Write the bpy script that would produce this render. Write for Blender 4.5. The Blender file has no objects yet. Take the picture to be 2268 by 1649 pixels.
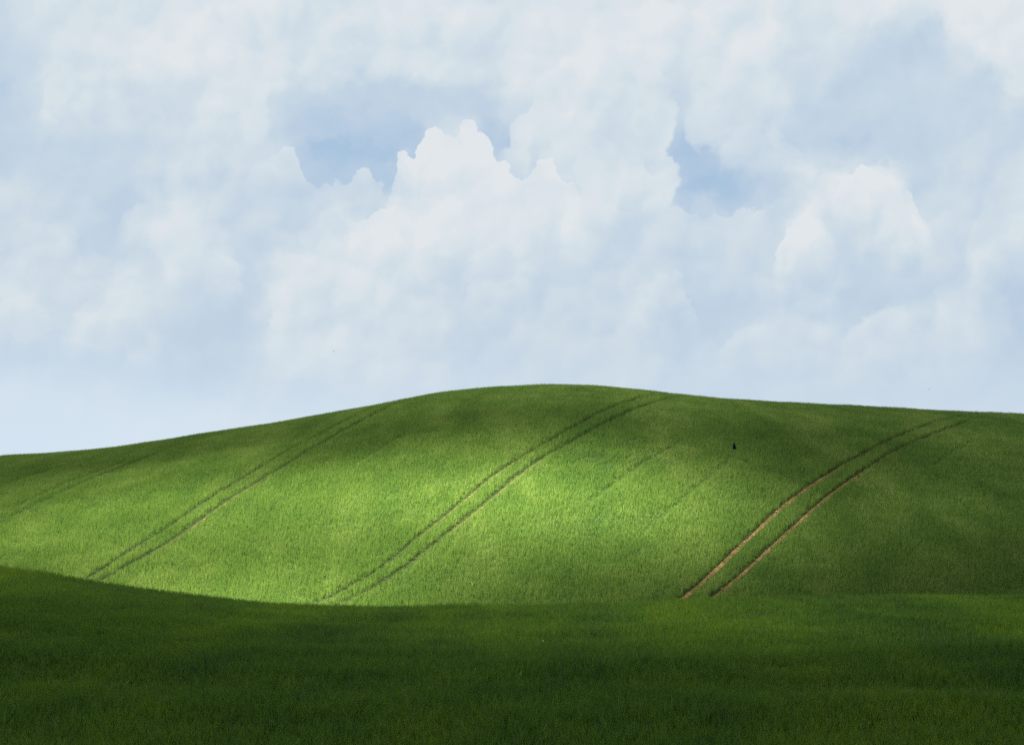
import bpy, bmesh, math, random
import numpy as np
from mathutils import Vector, noise as mnoise

S = bpy.context.scene
COL = S.collection
rng = np.random.default_rng(7)
random.seed(7)

# ------------------------------------------------------------------ camera
FPX = 1422.0                    # focal length in pixels of a 1024 px wide frame
PITCH = math.atan(147.0 / FPX)
cam_d = bpy.data.cameras.new("camera")
cam_d.sensor_width = 36.0
cam_d.lens = 36.0 * FPX / 1024.0
cam_d.clip_start = 0.1
cam_d.clip_end = 20000.0
cam = bpy.data.objects.new("camera", cam_d)
cam.rotation_euler = (math.pi / 2 + PITCH, 0, 0)
COL.objects.link(cam)
S.camera = cam

# ------------------------------------------------------------------ light
EXPOSURE = 3.05
SUN_EL = math.radians(50.0)
SUN_AZ = math.radians(-60.0)     # clockwise from +Y: to the left, slightly beyond the hill
SUN_DIR = Vector((math.sin(SUN_AZ) * math.cos(SUN_EL), math.cos(SUN_AZ) * math.cos(SUN_EL), math.sin(SUN_EL)))
sun_d = bpy.data.lights.new("sun", 'SUN')
sun_d.energy = 5.0
sun_d.angle = math.radians(0.5)
sun_d.color = (1.0, 0.965, 0.93)
sun = bpy.data.objects.new("sun", sun_d)
sun.rotation_euler = SUN_DIR.to_track_quat('Z', 'Y').to_euler()
sun.location = SUN_DIR * 300
COL.objects.link(sun)

S.view_settings.view_transform = 'Standard'
S.view_settings.look = 'None'
S.view_settings.gamma = 1.0
S.view_settings.use_curve_mapping = False
S.view_settings.exposure = EXPOSURE
S.render.engine = 'CYCLES'
S.cycles.max_bounces = 6
S.cycles.diffuse_bounces = 3
S.cycles.glossy_bounces = 2
S.cycles.transmission_bounces = 4
S.cycles.volume_bounces = 0
S.cycles.sample_clamp_indirect = 0.5
S.cycles.transparent_max_bounces = 16
S.cycles.use_denoising = False

# ------------------------------------------------------------------ sky
SKY_STRENGTH = 0.1

class NT:
    """small helper for math on node sockets"""
    def __init__(s, tree):
        s.t = tree
    def node(s, kind, **kw):
        n = s.t.nodes.new(kind)
        for k, v in kw.items():
            setattr(n, k, v)
        return n
    def put(s, sock, v):
        if isinstance(v, (int, float)):
            sock.default_value = v
        elif isinstance(v, (tuple, list)):
            sock.default_value = v
        else:
            s.t.links.new(v, sock)
    def m(s, op, a, b=None, c=None, clamp=False):
        n = s.node('ShaderNodeMath', operation=op)
        n.use_clamp = clamp
        for i, v in enumerate((a, b, c)):
            if v is not None:
                s.put(n.inputs[i], v)
        return n.outputs[0]
    def sstep(s, v, lo, hi, a=0.0, b=1.0, kind='SMOOTHSTEP'):
        n = s.node('ShaderNodeMapRange', interpolation_type=kind)
        n.clamp = True
        s.put(n.inputs[0], v)
        n.inputs[1].default_value = lo
        n.inputs[2].default_value = hi
        n.inputs[3].default_value = a
        n.inputs[4].default_value = b
        return n.outputs[0]
    def mix(s, a, b, f):
        n = s.node('ShaderNodeMix', data_type='FLOAT')
        s.put(n.inputs[0], f); s.put(n.inputs[2], a); s.put(n.inputs[3], b)
        return n.outputs[0]
    def mixc(s, a, b, f, mode='MIX'):
        n = s.node('ShaderNodeMix', data_type='RGBA', blend_type=mode)
        s.put(n.inputs[0], f)
        s.put(n.inputs[6], a if not isinstance(a, tuple) else a + (1,) * (4 - len(a)))
        s.put(n.inputs[7], b if not isinstance(b, tuple) else b + (1,) * (4 - len(b)))
        return n.outputs[2]
    def curve(s, v, pts):
        """float curve: pts [(x, y)] in real units; both axes are scaled to 0..1"""
        xs = [p[0] for p in pts]; ys = [p[1] for p in pts]
        x0, x1, y0, y1 = min(xs), max(xs), min(ys), max(ys)
        if y1 - y0 < 1e-6:
            y1 = y0 + 1e-6
        vn = s.sstep(v, x0, x1, kind='LINEAR')
        n = s.node('ShaderNodeFloatCurve')
        c = n.mapping.curves[0]
        pp = [((x - x0) / (x1 - x0), (y - y0) / (y1 - y0)) for x, y in sorted(pts)]
        while len(c.points) < len(pp):
            c.points.new(0.5, 0.5)
        for q, (x, y) in zip(c.points, pp):
            q.location = (x, y)
            q.handle_type = 'AUTO_CLAMPED'
        n.mapping.update()
        s.put(n.inputs['Value'], vn)
        return s.m('MULTIPLY_ADD', n.outputs[0], y1 - y0, y0)
    def noise(s, vec, scale, detail, rough=0.5, out=0):
        n = s.node('ShaderNodeTexNoise')
        s.put(n.inputs['Vector'], vec)
        n.inputs['Scale'].default_value = scale
        n.inputs['Detail'].default_value = detail
        n.inputs['Roughness'].default_value = rough
        return n.outputs[out]
    def ramp(s, v, stops, interp='LINEAR'):
        n = s.node('ShaderNodeValToRGB')
        cr = n.color_ramp
        cr.interpolation = interp
        while len(cr.elements) < len(stops):
            cr.elements.new(0.5)
        for e, (p, c) in zip(cr.elements, stops):
            e.position = p
            e.color = tuple(c) + (1,)
        s.put(n.inputs[0], v)
        return n.outputs[0]

def sky_dir(X, Y):
    """compass and height angle of a place in the sky, read off the photograph (2268 px wide)"""
    x = (X * 0.4515 - 512) / FPX
    y = -(Y * 0.4515 - 372) / FPX
    d = Vector((x, math.cos(PITCH) - y * math.sin(PITCH), math.sin(PITCH) + y * math.cos(PITCH)))
    return math.atan2(d.x, d.y), math.atan2(d.z, math.hypot(d.x, d.y))

def lin(*rgb):
    return tuple((c / 255 / 12.92 if c <= 10 else ((c / 255 + 0.055) / 1.055) ** 2.4) for c in rgb)

world = bpy.data.worlds.new("World")
S.world = world
world.use_nodes = True
wt = world.node_tree
wt.nodes.clear()
N = NT(wt)
tc = N.node('ShaderNodeTexCoord')
dirv = tc.outputs['Generated']
sep = N.node('ShaderNodeSeparateXYZ'); N.put(sep.inputs[0], dirv)
az0 = N.m('ARCTAN2', sep.outputs[0], sep.outputs[1])
hor = N.m('SQRT', N.m('ADD', N.m('MULTIPLY', sep.outputs[0], sep.outputs[0]), N.m('MULTIPLY', sep.outputs[1], sep.outputs[1])))
el0 = N.m('ARCTAN2', sep.outputs[2], hor)
# billowing edges: the cloud outlines are looked up at a place shifted by noise and by rounded lobes
wn = N.noise(dirv, 36.0, 5.0, 0.6, out=1)
ws = N.node('ShaderNodeSeparateColor'); N.put(ws.inputs[0], wn)
def lobes(vec, scale):
    v = N.node('ShaderNodeTexVoronoi', feature='F1')
    N.put(v.inputs['Vector'], vec); v.inputs['Scale'].default_value = scale
    return v.outputs['Distance']
def vadd(a, b_):
    n = N.node('ShaderNodeVectorMath', operation='ADD')
    N.put(n.inputs[0], a); N.put(n.inputs[1], b_)
    return n.outputs[0]
def vscale(a, k):
    n = N.node('ShaderNodeVectorMath', operation='SCALE')
    N.put(n.inputs[0], a); n.inputs['Scale'].default_value = k
    return n.outputs[0]
dirw = vadd(dirv, vscale(wn, 0.030))
puff = N.m('ADD', N.m('MULTIPLY', N.m('SUBTRACT', lobes(dirw, 62.0), 0.5), 0.0082),
           N.m('MULTIPLY', N.m('SUBTRACT', lobes(dirw, 150.0), 0.5), 0.0045))
azw = N.m('ADD', az0, N.m('MULTIPLY', N.m('SUBTRACT', ws.outputs[0], 0.5), 0.016))
azp = N.m('ADD', azw, N.m('MULTIPLY', puff, 0.6))
elw = N.m('ADD', N.m('ADD', el0, N.m('MULTIPLY', N.m('SUBTRACT', ws.outputs[1], 0.5), 0.012)), puff)
# soft inner tone: rows of brightness
wl = N.noise(dirv, 9.0, 4.0, 0.55, out=1)
wls = N.node('ShaderNodeSeparateColor'); N.put(wls.inputs[0], wl)
azs = N.m('ADD', azw, N.m('MULTIPLY', N.m('SUBTRACT', wls.outputs[0], 0.5), 0.10))
els = N.m('ADD', elw, N.m('MULTIPLY', N.m('SUBTRACT', wls.outputs[1], 0.5), 0.07))
ROWS = [
 (20,  [(0,.6),(200,.75),(350,.9),(500,.92),(650,.74),(850,.8),(1050,.85),(1250,.9),(1450,.9),(1700,.85),(1900,.8),(2100,.95),(2260,1)]),
 (150, [(0,.4),(150,.72),(350,.88),(520,.85),(620,.78),(800,.74),(1000,.72),(1200,.8),(1400,.8),(1600,.8),(1720,.72),(1850,.45),(2000,.35),(2150,.75),(2260,.95)]),
 (240, [(0,.32),(150,.65),(300,.62),(500,.75),(620,.42),(800,.33),(1000,.3),(1150,.5),(1250,.7),(1400,.72),(1500,.4),(1600,.66),(1750,.52),(1900,.4),(2100,.4),(2260,.7)]),
 (330, [(0,.36),(200,.38),(350,.48),(500,.55),(600,.3),(640,.25),(770,.2),(900,.12),(1000,.8),(1120,.1),(1250,.68),(1400,.68),(1500,.1),(1570,.3),(1700,.5),(1850,.34),(2050,.36),(2260,.48)]),
 (372, [(0,.36),(200,.38),(350,.52),(500,.55),(600,.4),(680,.12),(770,.0),(870,.0),(905,.08),(945,.8),(950,.9),(1060,.9),(1110,.12),(1150,.6),(1250,.72),(1400,.72),(1495,.08),(1560,.1),(1610,.3),(1700,.45),(1850,.5),(2050,.36),(2260,.5)]),
 (410, [(0,.35),(200,.38),(350,.6),(500,.5),(620,.5),(680,.2),(720,.12),(850,.1),(880,.2),(930,.85),(960,.92),(1050,.92),(1200,.82),(1300,.62),(1400,.72),(1450,.7),(1545,.02),(1620,.12),(1720,.32),(1830,.85),(1950,.97),(2010,.9),(2085,.42),(2260,.62)]),
 (500, [(0,.55),(150,.52),(220,.32),(330,.78),(430,.76),(550,.42),(680,.45),(780,.85),(900,.92),(1050,.88),(1200,.72),(1350,.6),(1500,.46),(1650,.46),(1740,.6),(1800,.98),(1845,.56),(1900,.58),(1950,.72),(2025,.78),(2095,.52),(2260,.66)]),
 (600, [(0,.62),(150,.58),(230,.3),(330,.65),(450,.74),(560,.36),(650,.66),(760,.84),(900,.82),(1050,.6),(1150,.66),(1300,.45),(1450,.52),(1600,.46),(1790,.64),(1900,.38),(2050,.5),(2260,.5)]),
 (680, [(0,.66),(170,.64),(300,.6),(450,.42),(560,.38),(680,.74),(850,.72),(1000,.52),(1100,.35),(1250,.46),(1450,.6),(1600,.3),(1750,.5),(1900,.28),(2050,.58),(2260,.26)]),
 (770, [(0,.5),(200,.55),(400,.38),(550,.38),(700,.68),(900,.58),(1100,.46),(1300,.54),(1500,.46),(1700,.38),(1900,.48),(2100,.46),(2260,.22)]),
 (840, [(0,.38),(250,.4),(450,.32),(700,.5),(1000,.46),(1300,.5),(1600,.4),(1900,.4),(2260,.36)]),
 (940, [(0,.62),(300,.66),(600,.62),(1000,.55),(1600,.42),(2260,.42)]),
]
b = None
prev = None
for Y, pts in ROWS:
    el_row = sky_dir(1134, Y)[1]
    r = N.curve(azs, [(sky_dir(X, Y)[0], v) for X, v in pts])
    if b is None:
        b = r
    else:
        b = N.mix(b, r, N.sstep(els, prev, el_row))
    prev = el_row
# finer lumps inside the clouds, lit from the left
def shifted(v, off):
    n = N.node('ShaderNodeVectorMath', operation='ADD')
    N.put(n.inputs[0], v); n.inputs[1].default_value = off
    return n.outputs[0]
n1 = N.noise(dirv, 14.0, 5.0, 0.52)
n2 = N.noise(shifted(dirv, (-0.010, 0.0, 0.012)), 14.0, 4.0, 0.52)
relief = N.m('SUBTRACT', n1, n2)
b1l = N.m('SUBTRACT', lobes(shifted(dirw, (-0.011, 0.0, 0.013)), 21.0), lobes(dirw, 21.0))
b2l = N.m('SUBTRACT', lobes(shifted(dirw, (-0.005, 0.0, 0.006)), 50.0), lobes(dirw, 50.0))
body = N.m('ADD', N.m('MULTIPLY', b1l, 0.36), N.m('MULTIPLY', b2l, 0.27))
body = N.m('MULTIPLY', body, N.sstep(el0, 0.06, 0.14, 0.3, 1.0))
b = N.m('ADD', b, N.m('MULTIPLY', body, N.sstep(b, 0.15, 0.6)))
b = N.m('ADD', b, N.m('MULTIPLY', relief, 0.58))
b = N.m('ADD', b, N.m('MULTIPLY', N.m('SUBTRACT', n1, 0.5), 0.18))
# cloud banks, back to front: (kind, outline, rim tone, edge softness px, reach px)
LAYERS = [
 ('bot', [(2040,-20),(2070,40),(2110,100),(2160,130),(2200,180),(2230,210),(2300,240)], .97, 30, 130),
 ('right', [(1720,20),(1740,60),(1765,100),(1752,150),(1772,200),(1750,260)], .80, 14, 110),
 ('top', [(225,190),(240,140),(255,80),(270,35),(300,15),(340,28),(400,8),(470,-5),(560,-25)], .93, 10, 100),
 ('top', [(75,260),(95,210),(112,170),(150,145),(190,140),(215,165),(230,200)], .74, 6, 60),
 ('right', [(455,320),(480,350),(489,380),(490,450),(492,520),(510,560),(540,600),(546,640),(520,690)], .66, 5, 90),
 ('top', [(245,580),(255,530),(264,480),(290,445),(340,435),(400,446),(450,440),(485,470)], .76, 7, 80),
 ('top', [(1590,380),(1600,300),(1612,265),(1640,262),(1690,280),(1740,300),(1768,330),(1800,400)], .68, 5, 60),
 ('top', [(2120,620),(2140,560),(2155,500),(2180,430),(2210,385),(2268,355),(2300,350)], .70, 8, 110),
 ('right', [(556,-20),(560,0),(578,70),(592,110),(600,160),(603,220),(608,270),(596,300),(590,330),(566,360)], .80, 5, 80),
 ('bot', [(1490,200),(1508,270),(1512,300),(1522,325),(1560,337),(1600,325),(1640,300),(1700,230)], .62, 7, 80),
 ('top', [(1088,420),(1098,360),(1102,345),(1110,332),(1125,325),(1130,290),(1150,265),(1165,262),(1175,235),(1190,205),(1215,190),(1245,205),(1300,250),(1340,290),(1390,350),(1420,430)], .80, 3, 90),
 ('right', [(1470,170),(1484,190),(1490,215),(1497,260),(1492,300),(1487,325),(1497,345),(1507,380),(1507,410),(1502,440),(1490,475)], .74, 3.5, 70),
 ('top', [(535,420),(560,375),(575,355),(610,345),(640,325),(665,350),(690,400),(735,407),(745,400),(765,405),(780,385),(800,375),(830,400),(856,432),(880,500)], .60, 1.8, 75),
 ('top', [(1450,500),(1485,450),(1505,452),(1520,455),(1545,462),(1553,480),(1570,470),(1590,462),(1605,472),(1625,470),(1645,455),(1680,462),(1740,520)], .56, 2.0, 60),
 ('top', [(825,520),(858,450),(866,425),(870,395),(882,365),(884,345),(892,333),(905,330),(915,340),(922,310),(935,295),(950,285),(975,290),(1005,298),(1012,280),(1038,262),(1050,275),(1075,290),(1090,320),(1097,352),(1110,365),(1125,365),(1140,385),(1165,390),(1185,365),(1200,345),(1222,345),(1235,370),(1245,395),(1270,410),(1300,440),(1335,520)], .98, 2.0, 95),
 ('top', [(1270,470),(1290,410),(1330,382),(1380,345),(1400,338),(1430,350),(1460,368),(1490,365),(1503,385),(1512,440)], .84, 5, 62),
 ('top', [(570,780),(590,720),(610,680),(640,640),(660,600),(690,568),(715,545),(735,560),(748,600),(760,680)], .82, 4, 95),
 ('top', [(735,620),(745,555),(750,540),(760,515),(785,500),(815,485),(845,460),(880,455),(930,475),(980,530)], .96, 2.2, 85),
 ('top', [(1765,540),(1790,465),(1797,440),(1803,420),(1815,400),(1828,392),(1845,398),(1850,408),(1862,405),(1870,385),(1890,370),(1910,362),(1935,372),(1950,385),(1958,396),(1985,405),(1995,420),(2010,418),(2030,445),(2045,470),(2058,500),(2085,580)], .95, 1.5, 70),
 ('top', [(1705,620),(1735,530),(1760,490),(1780,462),(1795,456),(1803,475),(1820,490),(1830,500),(1838,500),(1842,512),(1850,620)], 1.0, 1.3, 62),
 ('top', [(1370,700),(1395,630),(1420,622),(1440,612),(1465,598),(1490,598),(1510,615),(1530,650),(1550,700),(1565,780)], .64, 3.5, 55),
 ('top', [(-40,470),(0,485),(20,500),(35,518),(55,500),(90,485),(150,482),(172,500),(180,560),(200,640)], .60, 3.0, 60),
 ('top', [(1020,720),(1040,640),(1060,612),(1100,600),(1150,600),(1180,625),(1195,700)], .64, 5, 65),
 ('top', [(1840,800),(1860,760),(1880,722),(1920,692),(2000,672),(2060,670),(2110,642),(2160,640),(2190,700)], .66, 6, 65),
 ('top', [(1545,800),(1560,775),(1600,750),(1640,722),(1700,700),(1760,690),(1840,700),(1880,760)], .58, 6, 60),
 ('top', [(-40,700),(0,650),(20,635),(60,640),(100,680),(130,720)], .68, 6, 60),
 ('top', [(120,760),(160,690),(200,655),(260,635),(320,645),(345,700),(370,770)], .70, 6, 60),
 ('top', [(700,860),(745,812),(790,798),(850,802),(900,790),(960,795),(1010,830),(1040,870)], .62, 5, 40),
]
PX = 1.0 / FPX
for kind, pts, tone, soft, reach in LAYERS:
    ae = [sky_dir(X, Y) for X, Y in pts]
    if kind == 'right':
        d = N.m('SUBTRACT', N.curve(elw, [(e, a) for a, e in ae]), azp)
        lo = min(e for a, e in ae); hi = max(e for a, e in ae)
        gw = min(0.030, 0.22 * (hi - lo))
        gate = N.m('MULTIPLY', N.sstep(elw, lo, lo + gw), N.sstep(elw, hi - gw, hi, 1.0, 0.0))
    else:
        c = N.curve(azw, ae)
        d = N.m('SUBTRACT', c, elw) if kind == 'top' else N.m('SUBTRACT', elw, c)
        lo = min(a for a, e in ae); hi = max(a for a, e in ae)
        gw = min(0.030, 0.22 * (hi - lo))
        gate = N.m('MULTIPLY', N.sstep(azw, lo, lo + gw), N.sstep(azw, hi - gw, hi, 1.0, 0.0))
    soft = soft * (1.0 if tone > 0.9 else 1.4)
    al = N.m('MULTIPLY', N.sstep(d, 0.0, soft * PX), N.sstep(d, soft * PX, reach * PX, 1.0, 0.0))
    al = N.m('MULTIPLY', al, gate)
    tn = N.m('ADD', N.m('ADD', N.m('MULTIPLY', relief, 0.8), N.m('MULTIPLY', body, 1.0)), tone - 0.02)
    b = N.mix(b, tn, al)
# the rest of the dome gets its own broken cumulus pattern, darkened further down
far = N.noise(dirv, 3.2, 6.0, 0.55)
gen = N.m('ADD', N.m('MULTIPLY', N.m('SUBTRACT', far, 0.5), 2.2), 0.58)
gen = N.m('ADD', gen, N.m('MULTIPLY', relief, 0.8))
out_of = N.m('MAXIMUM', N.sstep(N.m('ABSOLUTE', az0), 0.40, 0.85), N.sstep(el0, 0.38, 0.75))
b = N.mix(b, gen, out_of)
b = N.m('MAXIMUM', N.m('MINIMUM', b, 1.0), 0.0)
K = 1.0 / (2 ** EXPOSURE) / SKY_STRENGTH
def sc(c, k=K):
    return tuple(v * k for v in c)
cramp = N.ramp(b, [(0.0, lin(168, 195, 220)), (0.25, lin(190, 208, 226)), (0.5, lin(202, 217, 229)),
                   (0.75, lin(214, 225, 232)), (1.0, lin(226, 231, 235))])
scale = N.node('ShaderNodeVectorMath', operation='SCALE'); N.put(scale.inputs[0], cramp); scale.inputs['Scale'].default_value = K
# clear air low over the crest
low = N.sstep(N.m('ADD', el0, N.m('MULTIPLY', N.m('SUBTRACT', n1, 0.5), 0.05)), 0.035, 0.140, 1.0, 0.0)
lowl = N.m('MULTIPLY', low, N.sstep(az0, -0.36, 0.25, 0.85, 0.35))
colr = N.mixc(scale.outputs[0], sc(lin(213, 229, 243)), lowl)
nish = N.node('ShaderNodeTexSky', sky_type='NISHITA')
nish.sun_disc = False
nish.sun_elevation = SUN_EL
nish.sun_rotation = SUN_AZ
nish.altitude = 200
nish.air_density = 1.0
nish.dust_density = 1.5
ns = N.node('ShaderNodeVectorMath', operation='SCALE'); N.put(ns.inputs[0], nish.outputs[0]); ns.inputs['Scale'].default_value = 0.185
colr = N.mixc(ns.outputs[0], colr, N.sstep(b, 0.0, 0.30, 0.93, 1.0))
# unseen sky, darkened as grey cloud bases to cut the ambient light
dim_sky_c = N.ramp(gen, [(0.05, sc(lin(104, 116, 136), 1)), (0.5, sc(lin(138, 150, 166), 1)), (0.95, sc(lin(222, 228, 232), 1))])
bsc = N.node('ShaderNodeVectorMath', operation='SCALE'); N.put(bsc.inputs[0], dim_sky_c); bsc.inputs['Scale'].default_value = K
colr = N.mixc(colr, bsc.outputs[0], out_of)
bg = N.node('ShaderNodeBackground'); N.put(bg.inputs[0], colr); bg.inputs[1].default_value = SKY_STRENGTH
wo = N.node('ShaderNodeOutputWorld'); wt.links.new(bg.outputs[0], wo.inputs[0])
world.cycles.sampling_method = 'NONE'

# ------------------------------------------------------------------ terrain
def tab(x, xs, ys):
    return np.interp(x, xs, ys)

def smooth_tab(xs, ys, n=600, sig=0.02):
    """dense smoothed copy of a piecewise linear table"""
    g = np.linspace(min(xs), max(xs), n)
    v = np.interp(g, xs, ys)
    w = int(sig * n)
    k = np.exp(-0.5 * (np.arange(-3 * w, 3 * w + 1) / max(w, 1)) ** 2); k /= k.sum()
    vp = np.pad(v, 3 * w, mode='reflect', reflect_type='odd')
    return g, np.convolve(vp, k, mode='valid')

def sst(x, a, b):
    t = np.clip((x - a) / (b - a), 0, 1)
    return t * t * (3 - 2 * t)

# smooth value noise from a few sines (cheap, no short waves)
_w = [(rng.uniform(0, 6.28), rng.uniform(0, 6.28)) for _ in range(12)]
def swell(x, y, lx, ly, amp, seed=0):
    r = np.zeros_like(x, dtype=float)
    for i in range(6):
        p, q = _w[(i + seed) % 12]
        f = 0.7 + 0.28 * i
        ang = (q * 0.35) - 1.0
        u = (x / lx * math.cos(ang) + y / ly * math.sin(ang)) * f * 6.28
        v = (-x / lx * math.sin(ang) + y / ly * math.cos(ang)) * f * 6.28
        r += np.sin(u + p) * np.cos(v * 0.8 + q) / (i + 1.5)
    return r * amp

EDGE_X = [-200, -60, -45, -27, -22, -18, -13.7, -9.1, 0, 4, 11, 18, 27, 45, 70, 200]
EDGE_Z = [1.5, 0.9, -0.6, -2.46, -3.25, -3.87, -4.42, -4.66, -4.62, -4.53, -4.22, -4.01, -4.06, -4.3, -4.6, -6]
eg, ev = smooth_tab(EDGE_X, EDGE_Z, 900, 0.006)
YR = 75.0
def near_z(x, y):
    ze = np.interp(x * YR / np.maximum(y, 40.0), eg, ev)
    s = np.clip((y - 30) / (YR - 30), 0, None)
    s1 = np.minimum(s, 1.0) ** 1.5
    base = -4.85
    z = base + (ze - base) * s1
    z = z + 3.15 * (1 - sst(y, 0, 22))
    z = z + swell(x, y, 30, 10, 0.17, 2) * sst(y, 24, 40) * (1 - sst(y, 62, 74))
    over = np.maximum(y - (YR - 3), 0)
    return z - over ** 2 * 0.030 * 1.0 - np.maximum(y - YR - 6, 0) * 0.4

CR = [(-600,1080),(-300,1040),(0,1010),(120,1003),(250,992),(400,968),(520,950),(600,938),(700,920),(800,903),(880,887),(950,873),(1020,864),(1100,857),(1180,853),(1250,851.5),
      (1350,856),(1450,868),(1560,880),(1700,890),(1900,900),(2100,912),(2268,918),(2500,935),(2900,985),(3300,1050)]
ca = [(X * 0.4515 - 512) / FPX for X, Y in CR]
ce = [(1149.5 - Y) * 0.4515 / FPX - 0.0017 for X, Y in CR]
cg, cv = smooth_tab(ca, ce, 900, 0.008)
Y0, Y1 = 84.0, 172.0
def hill_prof(y):
    s = np.clip((y - Y0) / (Y1 - Y0), -0.3, 2.2)
    return np.where(s < 0, 0.9 * s, np.sin(np.clip(s, 0, 1) * math.pi / 2) ** 1.06 * 1.0) - np.where(s > 1, 0.9 * (s - 1) ** 2, 0)
ZB = -7.2
_yy = np.linspace(90, 230, 500)
_f = hill_prof(_yy)
amp = []
for t in cv:
    lo, hi = 2.0, 60.0
    for _ in range(40):
        mid = (lo + hi) / 2
        if np.max((ZB + mid * _f) / _yy) < t: lo = mid
        else: hi = mid
    amp.append(lo)
amp = np.array(amp)
def hill_z(x, y):
    a = x / np.maximum(y, 60.0)
    A = np.interp(a, cg, amp)
    A = A * (1 - 0.9 * sst(np.abs(x), 130, 420))
    z = ZB + A * hill_prof(y)
    return z + swell(x, y, 60, 60, 0.16, 5) * sst(y, 88, 110) * (1 - sst(y, 150, 168))

def ground_z(x, y):
    x = np.asarray(x, float); y = np.asarray(y, float)
    a = near_z(x, y); b_ = hill_z(x, y)
    k = 0.8
    m = np.maximum(a, b_)
    z = m + k * np.log(np.exp(np.clip((a - m) / k, -30, 0)) + np.exp(np.clip((b_ - m) / k, -30, 0))) * (np.abs(a - b_) < 12)
    farf = sst(np.hypot(x, y), 300, 900)
    z = z * (1 - farf) + (-26.0) * farf
    back = sst(-y, 0, 60)
    return z * (1 - back) + (-1.7) * back * (1 - farf) + z * back * farf

def hit(X, Y):
    """plan position where the line of sight through a spot of the photograph meets the ground"""
    x = (X * 0.4515 - 512) / FPX
    y = -(Y * 0.4515 - 372) / FPX
    d = np.array([x, math.cos(PITCH) - y * math.sin(PITCH), math.sin(PITCH) + y * math.cos(PITCH)])
    d /= d[1]
    ys = np.linspace(22, 230, 4000)
    g = ground_z(d[0] * ys, ys) - d[2] * ys
    if Y < 1345:
        g[(ys < 80)] = np.minimum(g[(ys < 80)], -1) if Y < edge_y(X) - 2 else g[(ys < 80)]
    idx = np.where(g > 0)[0]
    if len(idx) == 0:
        i = int(np.argmax(np.where(ys > 100, g / ys, -9)))
    else:
        i = idx[0]
    return d[0] * ys[i], ys[i]
def edge_y(X):
    return np.interp(X, [0,100,200,375,560,750,1000,1300,1600,1900,2268], [1253,1270,1288,1312,1335,1346,1343,1340,1327,1318,1320])

def link(o):
    COL.objects.link(o); return o
def tag(o, label=None, cat=None, group=None, kind=None):
    if label: o['label'] = label
    if cat: o['category'] = cat
    if group: o['group'] = group
    if kind: o['kind'] = kind
    return o
def mesh_obj(name, verts, faces, mat=None, smooth=True):
    me = bpy.data.meshes.new(name)
    me.from_pydata([tuple(v) for v in verts], [], [tuple(f) for f in faces])
    me.update()
    if smooth:
        me.polygons.foreach_set('use_smooth', [True] * len(me.polygons))
    if mat: me.materials.append(mat)
    return link(bpy.data.objects.new(name, me))

def grid_obj(name, gx, gy, Z, mat):
    nx, ny = len(gx), len(gy)
    XX, YY = np.meshgrid(gx, gy)
    co = np.stack([XX.ravel(), YY.ravel(), Z.ravel()], 1)
    i = np.arange(nx * ny).reshape(ny, nx)
    q = np.stack([i[:-1, :-1].ravel(), i[:-1, 1:].ravel(), i[1:, 1:].ravel(), i[1:, :-1].ravel()], 1)
    me = bpy.data.meshes.new(name)
    me.vertices.add(len(co)); me.vertices.foreach_set('co', co.ravel())
    me.loops.add(q.size); me.loops.foreach_set('vertex_index', q.ravel())
    me.polygons.add(len(q)); me.polygons.foreach_set('loop_start', np.arange(0, q.size, 4))
    me.polygons.foreach_set('loop_total', np.full(len(q), 4))
    me.polygons.foreach_set('use_smooth', np.ones(len(q), bool))
    me.update(); me.validate()
    me.materials.append(mat)
    return link(bpy.data.objects.new(name, me))

# ------------------------------------------------------------------ materials
def mat(name):
    m = bpy.data.materials.new(name); m.use_nodes = True
    m.node_tree.nodes.clear()
    n = NT(m.node_tree)
    out = n.node('ShaderNodeOutputMaterial')
    return m, n, out

def soil_material():
    m, n, out = mat('soil')
    pos = n.node('ShaderNodeNewGeometry').outputs['Position']
    a = n.noise(pos, 3.5, 5, 0.7)
    b1 = n.noise(pos, 0.35, 3, 0.5)
    c = n.ramp(n.m('ADD', n.m('MULTIPLY', a, 0.75), n.m('MULTIPLY', b1, 0.25)),
               [(0.32, (0.055, 0.034, 0.015)), (0.5, (0.16, 0.096, 0.040)), (0.70, (0.36, 0.225, 0.11))])
    p = n.node('ShaderNodeBsdfPrincipled')
    n.put(p.inputs['Base Color'], c); p.inputs['Roughness'].default_value = 1.0; p.inputs['Specular IOR Level'].default_value = 0.03
    bp = n.node('ShaderNodeBump'); bp.inputs['Strength'].default_value = 0.8; bp.inputs['Distance'].default_value = 0.06
    n.put(bp.inputs['Height'], a); n.put(p.inputs['Normal'], bp.outputs[0])
    m.node_tree.links.new(p.outputs[0], out.inputs[0])
    return m

def ground_material():
    m, n, out = mat('field_ground')
    pos = n.node('ShaderNodeNewGeometry').outputs['Position']
    a = n.noise(pos, 6.0, 4, 0.7)
    c = n.ramp(a, [(0.3, (0.018, 0.034, 0.006)), (0.6, (0.045, 0.085, 0.014)), (0.8, (0.07, 0.10, 0.02))])
    p = n.node('ShaderNodeBsdfPrincipled')
    n.put(p.inputs['Base Color'], c); p.inputs['Roughness'].default_value = 1.0; p.inputs['Specular IOR Level'].default_value = 0.03
    m.node_tree.links.new(p.outputs[0], out.inputs[0])
    return m

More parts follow.
